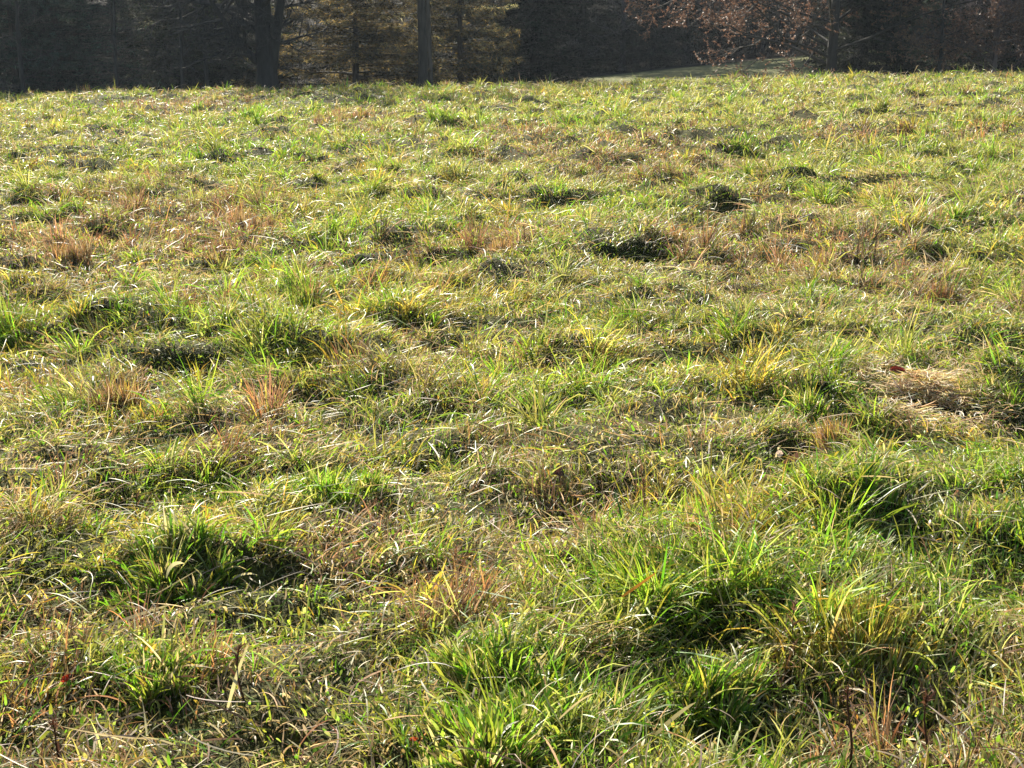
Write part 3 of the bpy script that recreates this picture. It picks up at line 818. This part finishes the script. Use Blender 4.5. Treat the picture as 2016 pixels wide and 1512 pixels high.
def bare_tree(name, label, x, y, H, tr, seed=0, group=None, first=.3, barkc=(.085, .07, .06), levels=4, leafc=None, nleaf=0, lean=(0, 0), spread=1.0, low=True, lmul=1.0, fork=None):
    r = np.random.default_rng(700 + seed)
    gz = float(height(x, y)) - .1
    root = bpy.data.objects.new(name, None); COL.objects.link(root); root.location = (x, y, gz)
    tag(root, label, 'tree', group)
    t = np.linspace(0, 1, 10)
    TP = np.stack([lean[0] * H * t + .15 * np.sin(t * 5 + seed) * t, lean[1] * H * t + .12 * np.cos(t * 4 + seed) * t, H * t], -1)
    TR = np.interp(t, [0, .05, .5, 1], [tr * 1.5, tr, tr * .55, .03])
    gt = Geo(); tubes(gt, TP[None], TR[None], 14, np.array([barkc]))
    gt.build('trunk', M_BARK, parent=root)
    levelsP = []
    cur = [(TP, tr * .55, H)]
    lims = Geo()
    if fork:
        v = np.linspace(0, 1, 7)
        for sg, hh in ((1, fork), (-1, fork * 1.25)):
            p0 = poly(TP, hh / H)
            FP = np.stack([p0[0] + sg * (tr * .3 + 1.1 * v ** 1.1 * (1 if sg > 0 else 1.9)), p0[1] - .5 * v, p0[2] - .5 + (5.5 if sg > 0 else 3.0) * v ** (1.1 if sg > 0 else 1.5)], -1)
            gf = Geo(); tubes(gf, FP[None], np.interp(v, [0, 1], [tr * (.62 if sg > 0 else .42), tr * .15])[None], 10, np.array([barkc]))
            gf.build('limb', M_BARK, parent=root)
            cur.append((FP, tr * .3, 5.0))
    tips = []
    for lev in range(levels):
        nxt = []; PP = []; RR = []
        for P, rad, Lp in cur:
            if lev == 0: k = int(15 * spread)
            else: k = [0, 7, 6, 5, 4][lev]
            for j in range(k):
                u = (first + (1 - first) * (j + r.random()) / k) if lev == 0 else .2 + .78 * r.random()
                p0 = poly(P, u)
                d = poly(P, min(1, u + .03)) - poly(P, max(0, u - .03)); d /= np.linalg.norm(d) + 1e-9
                rv = r.normal(0, 1, 3); rv -= d * rv.dot(d); rv /= np.linalg.norm(rv) + 1e-9
                L = (Lp * (.36 if lev == 0 else .50) * (1.15 - .6 * u if lev == 0 else 1.1 - .5 * u) * (.7 + .5 * r.random())) * (lmul if lev == 0 else 1)
                dr = d * (.35 if lev == 0 else .55) + rv * .9; dr /= np.linalg.norm(dr)
                v = np.linspace(0, 1, 5)
                q = r.normal(0, .16, (5, 3)) * L * v[:, None]
                q = np.cumsum(q, 0) * .3
                S_ = p0[None] + dr[None] * (L * v)[:, None] + q + np.array([0, 0, 1])[None] * ((.18 if lev > 0 else -.04) * L * v ** 2)[:, None]
                S_[:, 2] = np.maximum(S_[:, 2], .1)
                rr = max(rad * (.5 if lev == 0 else .48), .004)
                PP.append(S_); RR.append(np.interp(v, [0, 1], [rr, rr * .3]))
                nxt.append((S_, rr, L))
        tubes(lims, np.array(PP), np.array(RR), [8, 5, 4, 3][min(lev, 3)], np.repeat(np.array([barkc]) * (1 + .15 * lev), len(PP), 0))
        cur = nxt
        if len(cur) > 2600:
            cur = cur[:2600]
    lims.build('branches', M_BARK, parent=root)
    if leafc is not None:
        n = nleaf
        ii = r.integers(0, len(cur), n)
        uu = r.random(n)
        P = np.array([c[0] for c in cur])
        seg = (uu * 3.999).astype(int); fr = (uu * 3.999 - seg)[:, None]
        B = P[ii, seg] * (1 - fr) + P[ii, seg + 1] * fr
        c = leafc[r.integers(0, len(leafc), n)]
        g = Geo()
        strips(g, B, r.random(n) * 6.28, 1.2 + r.random(n) * 1.2, .05 + .05 * r.random(n), .03 + .025 * r.random(n), r.normal(.3, .4, n), r.normal(0, .4, n), r.normal(0, .9, n), 3, c, c)
        g.build('crown', M_LEAF, parent=root)
    return root

NB = np.array([[.036,.066,.058],[.050,.085,.070],[.030,.055,.050],[.062,.092,.074]])         # blue green needles
NO = np.array([[.055,.068,.048],[.045,.062,.046],[.072,.078,.054],[.082,.078,.054]])         # olive brown
NG = np.array([[.16,.135,.075],[.12,.115,.07],[.21,.16,.08],[.09,.09,.06],[.26,.19,.09]])  # golden brown
ND = np.array([[.012,.020,.014],[.016,.026,.017],[.010,.016,.013]])
gC = 'conifers along the far edge of the meadow'
# name, label, picture column, distance, H, R, trunk r, colours, kwargs
def con(px, dist, label, H, Rad, tr, cols, **k):
    conifer('conifer_tree', label, at_dist(px, dist), dist, H, Rad, tr, cols, group=gC, **k)
con(30, 60, 'dark blue green conifer at the far left edge of the tree line', 14, 3.3, .18, NB, seed=1)
con(115, 63, 'dense dark blue green conifer, second from the left edge', 15, 3.4, .18, NB, seed=2)
con(228, 57, 'slender conifer with a bare thin trunk and drooping side branches at left', 12, 2.0, .10, NB, seed=3, bare=.55, el=12, sub=9)
con(362, 61, 'olive brown conifer left of the big dark trunk', 15, 3.2, .16, NO, seed=4, gap=.15)
con(440, 66, 'dark olive conifer behind the big dark trunk', 15, 3.3, .2, np.concatenate([NO, NB]), seed=5)
con(700, 58, 'wide golden brown conifer with layered sprays beside the big dark trunk', 8.5, 5.2, .16, np.concatenate([NG, NO[:1]]), seed=6, droop=.16, sub=18, el=34, whorl=.36, nb=8, flat=.4, mat=M_GOLD)
con(905, 60, 'golden topped conifer right of the twin stemmed tree', 9, 3.3, .15, np.concatenate([NG, NO]), seed=7, droop=.16, el=32, whorl=.34, nb=7, mat=M_GOLD)
con(1050, 66, 'very dark green conifer at the centre, left end of the black mass', 15, 3.6, .2, ND, seed=8, nb=8, whorl=.24)
con(1150, 84, 'very dark green conifer in the middle of the black mass', 16, 3.8, .2, ND, seed=9, z0=.05, nb=8, whorl=.24)
con(1285, 85, 'very dark green conifer at the right end of the black mass, above the lawn', 16, 3.6, .2, ND, seed=10, z0=.05, nb=8, whorl=.24)
con(1700, 56, 'dark olive conifer just right of the lawn', 14, 2.4, .2, np.concatenate([NO * .6, ND]), seed=11, nb=7)
con(1775, 62, 'blackish conifer between the lawn conifer and the slim green tree', 15, 3.0, .2, np.concatenate([NO * .5, ND]), seed=12, nb=7)
con(1845, 57, 'slim mossy green tree with short twiggy side branches at right', 12, 1.5, .11, np.concatenate([NO, NB * 1.5]), seed=13, bare=.4, el=12, sub=9)

far = conifer('far_conifer', 'dark conifer standing in the wood behind the front row', at_dist(60, 74), 74, 14, 3.6, .2, ND * 1.3, seed=40, nb=8, whorl=.26, el=22, sub=13, group='dark conifers deeper in the wood')
fk = list(far.children)
rf = np.random.default_rng(8)
for px, dist in [(170,72),(290,76),(400,78),(550,68),(660,70),(740,67),(830,70),(1960,62),(2070,62),(900,78),(1010,76),(-60,70),(1760,74),(1900,76),(2030,72),(1380,90),(1500,92),(1620,90)]:
    o = far.copy(); COL.objects.link(o); x = at_dist(px, dist)
    o.location = (x, dist, float(height(x, dist)) - .1); o.rotation_euler = (0, 0, rf.random() * 6.28); q = (.5 if 500 < px < 850 else .85) + .3 * rf.random() * (px < 500 or px > 850); o.scale = (q, q, q)
    for k in fk:
        c = k.copy(); COL.objects.link(c); c.parent = o

gB = 'bare deciduous trees at the edge of the meadow'
bare_tree('oak_tree', 'big old tree with a thick dark trunk and low bare limbs, left of centre', at_dist(527, 52), 52, 14, .40, seed=1, group=gB, first=.17, lean=(-.03, 0), fork=1.9, barkc=(.020, .020, .021), spread=1.2, lmul=1.15)
bare_tree('oak_tree', 'bare tree with a pale lit left side rising from golden sprays', at_dist(832, 55), 55, 14, .20, seed=2, group=gB, first=.35, barkc=(.055, .048, .04))
bare_tree('oak_tree', 'slim second stem standing close to the pale lit tree', at_dist(846, 56), 56, 12, .14, seed=3, group=gB, first=.4, barkc=(.10, .085, .07))
LFB = np.array([[.24,.15,.10],[.31,.20,.14],[.19,.12,.085],[.38,.26,.18],[.14,.10,.075]])
bare_tree('beech_tree', 'spreading tree holding pinkish brown dead leaves over the lawn', at_dist(1500, 83), 83, 10, .12, seed=4, group=gB, first=.10, barkc=(.10, .08, .07), leafc=LFB, nleaf=9000, spread=2.2, lmul=1.4)
bare_tree('beech_tree', 'brown leaved bare tree behind the lawn, at the trunk right of it', at_dist(1600, 82), 82, 11, .12, seed=5, group=gB, first=.12, barkc=(.07, .058, .05), leafc=LFB * .6, nleaf=7000, spread=2.0, lmul=1.3)
bare_tree('beech_tree', 'black trunked tree with reddish dead leaves at the right end of the lawn', at_dist(1636, 54), 54, 11, .22, seed=6, group=gB, first=.12, barkc=(.03, .026, .024), leafc=LFB, nleaf=42000, spread=3.2, lmul=1.6)
bare_tree('thorn_tree', 'tangled purple brown thicket tree at the right edge of the tree line', at_dist(1955, 54), 54, 8, .12, seed=7, group=gB, first=.03, barkc=(.13, .10, .095), leafc=LFB * .7, nleaf=14000, spread=3.0, lmul=1.0)
bare_tree('thorn_tree', 'second tangled brown tree beyond the right edge of the picture', at_dist(2060, 57), 57, 8, .12, seed=8, group=gB, first=.03, barkc=(.12, .09, .085), leafc=LFB * .7, nleaf=9000, spread=2.6, lmul=1.0)

gY = 'thin young trunks in front of the conifers'
for k, (px, dist, H, tr, lab) in enumerate([(44, 54, 9, .11, 'thin dark young trunk nearest the left edge of the picture'), (230, 53, 8, .075, 'thin young trunk with drooping side twigs, left of the big dark trunk'),
        (358, 54, 9, .085, 'left one of two close thin trunks beside the big dark trunk'), (404, 55, 9, .10, 'right one of two close thin trunks beside the big dark trunk'),
        (1848, 53, 8, .08, 'thin young trunk among green twigs near the right edge')]):
    bare_tree('young_tree', lab, at_dist(px, dist), dist, H, tr, seed=60 + k, group=gY, first=.06, barkc=(.028, .028, .028), levels=3, spread=1.5, lmul=.55)

# bare woodland on the hill behind: a few trunked trees, copied
src = bare_tree('woodland_tree', 'grey bare woodland tree on the hill behind the conifers', -20, 82, 15, .2, seed=20, group='grey bare trees on the hill behind', first=.08, barkc=(.10, .095, .10), spread=2.0, lmul=1.0)
r = np.random.default_rng(99)
kids = list(src.children)
for i in range(14):
    o = src.copy(); COL.objects.link(o)
    px = -150 + (i % 14) * 172 + r.normal(0, 30); dist = 82 + (i // 15) * 12 + r.random() * 8
    x = at_dist(px, dist)
    o.location = (x, dist, float(height(x, dist)) - .1); o.rotation_euler = (0, 0, r.random() * 6.28)
    s = .75 + .4 * r.random(); o.scale = (s, s, s)
    for k in kids:
        c = k.copy(); COL.objects.link(c); c.parent = o

# undergrowth filling the wood: leafless brush as one mass
def brush():
    r = np.random.default_rng(123)
    n = 60000
    y = 76 + 30 * r.random(n); x = (r.random(n) * 2 - 1) * (.42 * y + 4)
    keep = ~((x > 3) & (y < 79)); x, y = x[keep], y[keep]; n = len(x)
    z = height(x, y) + (3.2 * r.random(n) ** 1.5)
    c = np.array([[.034,.034,.036],[.024,.026,.028],[.045,.042,.042],[.018,.022,.022]])[r.integers(0, 4, n)]
    g = Geo()
    strips(g, np.stack([x, y, z], -1), r.random(n) * 6.28, .2 + 1.2 * r.random(n), .5 + 1.2 * r.random(n), .012 + .03 * r.random(n) ** 2, r.normal(.2, .5, n), r.normal(0, .5, n), r.normal(0, .6, n), 4, c, c)
    tag(g.build('undergrowth', M_WEED), 'grey brown leafless brush filling the wood behind the trees', kind='stuff')
brush()

# ------------------------------------------------------------------ air between the viewer and the wood
def haze():
    V = np.array([[a, b, c] for a in (-480, 480) for b in (-480, 480) for c in (-14, 60)], float)
    Q = np.array([[0, 1, 3, 2], [4, 6, 7, 5], [0, 4, 5, 1], [2, 3, 7, 6], [0, 2, 6, 4], [1, 5, 7, 3]])
    m = bpy.data.materials.new('haze'); m.use_nodes = True
    n = m.node_tree.nodes; n.clear()
    out = n.new('ShaderNodeOutputMaterial'); v = n.new('ShaderNodeVolumePrincipled')
    v.inputs['Color'].default_value = (.74, .87, 1.0, 1)
    v.inputs['Density'].default_value = HAZE
    v.inputs['Anisotropy'].default_value = .2
    m.node_tree.links.new(v.outputs[0], out.inputs['Volume'])
    g = Geo(); g.add(V, Q, np.ones((8, 3)))
    o = g.build('haze', m, smooth=False)
    tag(o, kind='stuff')
haze()
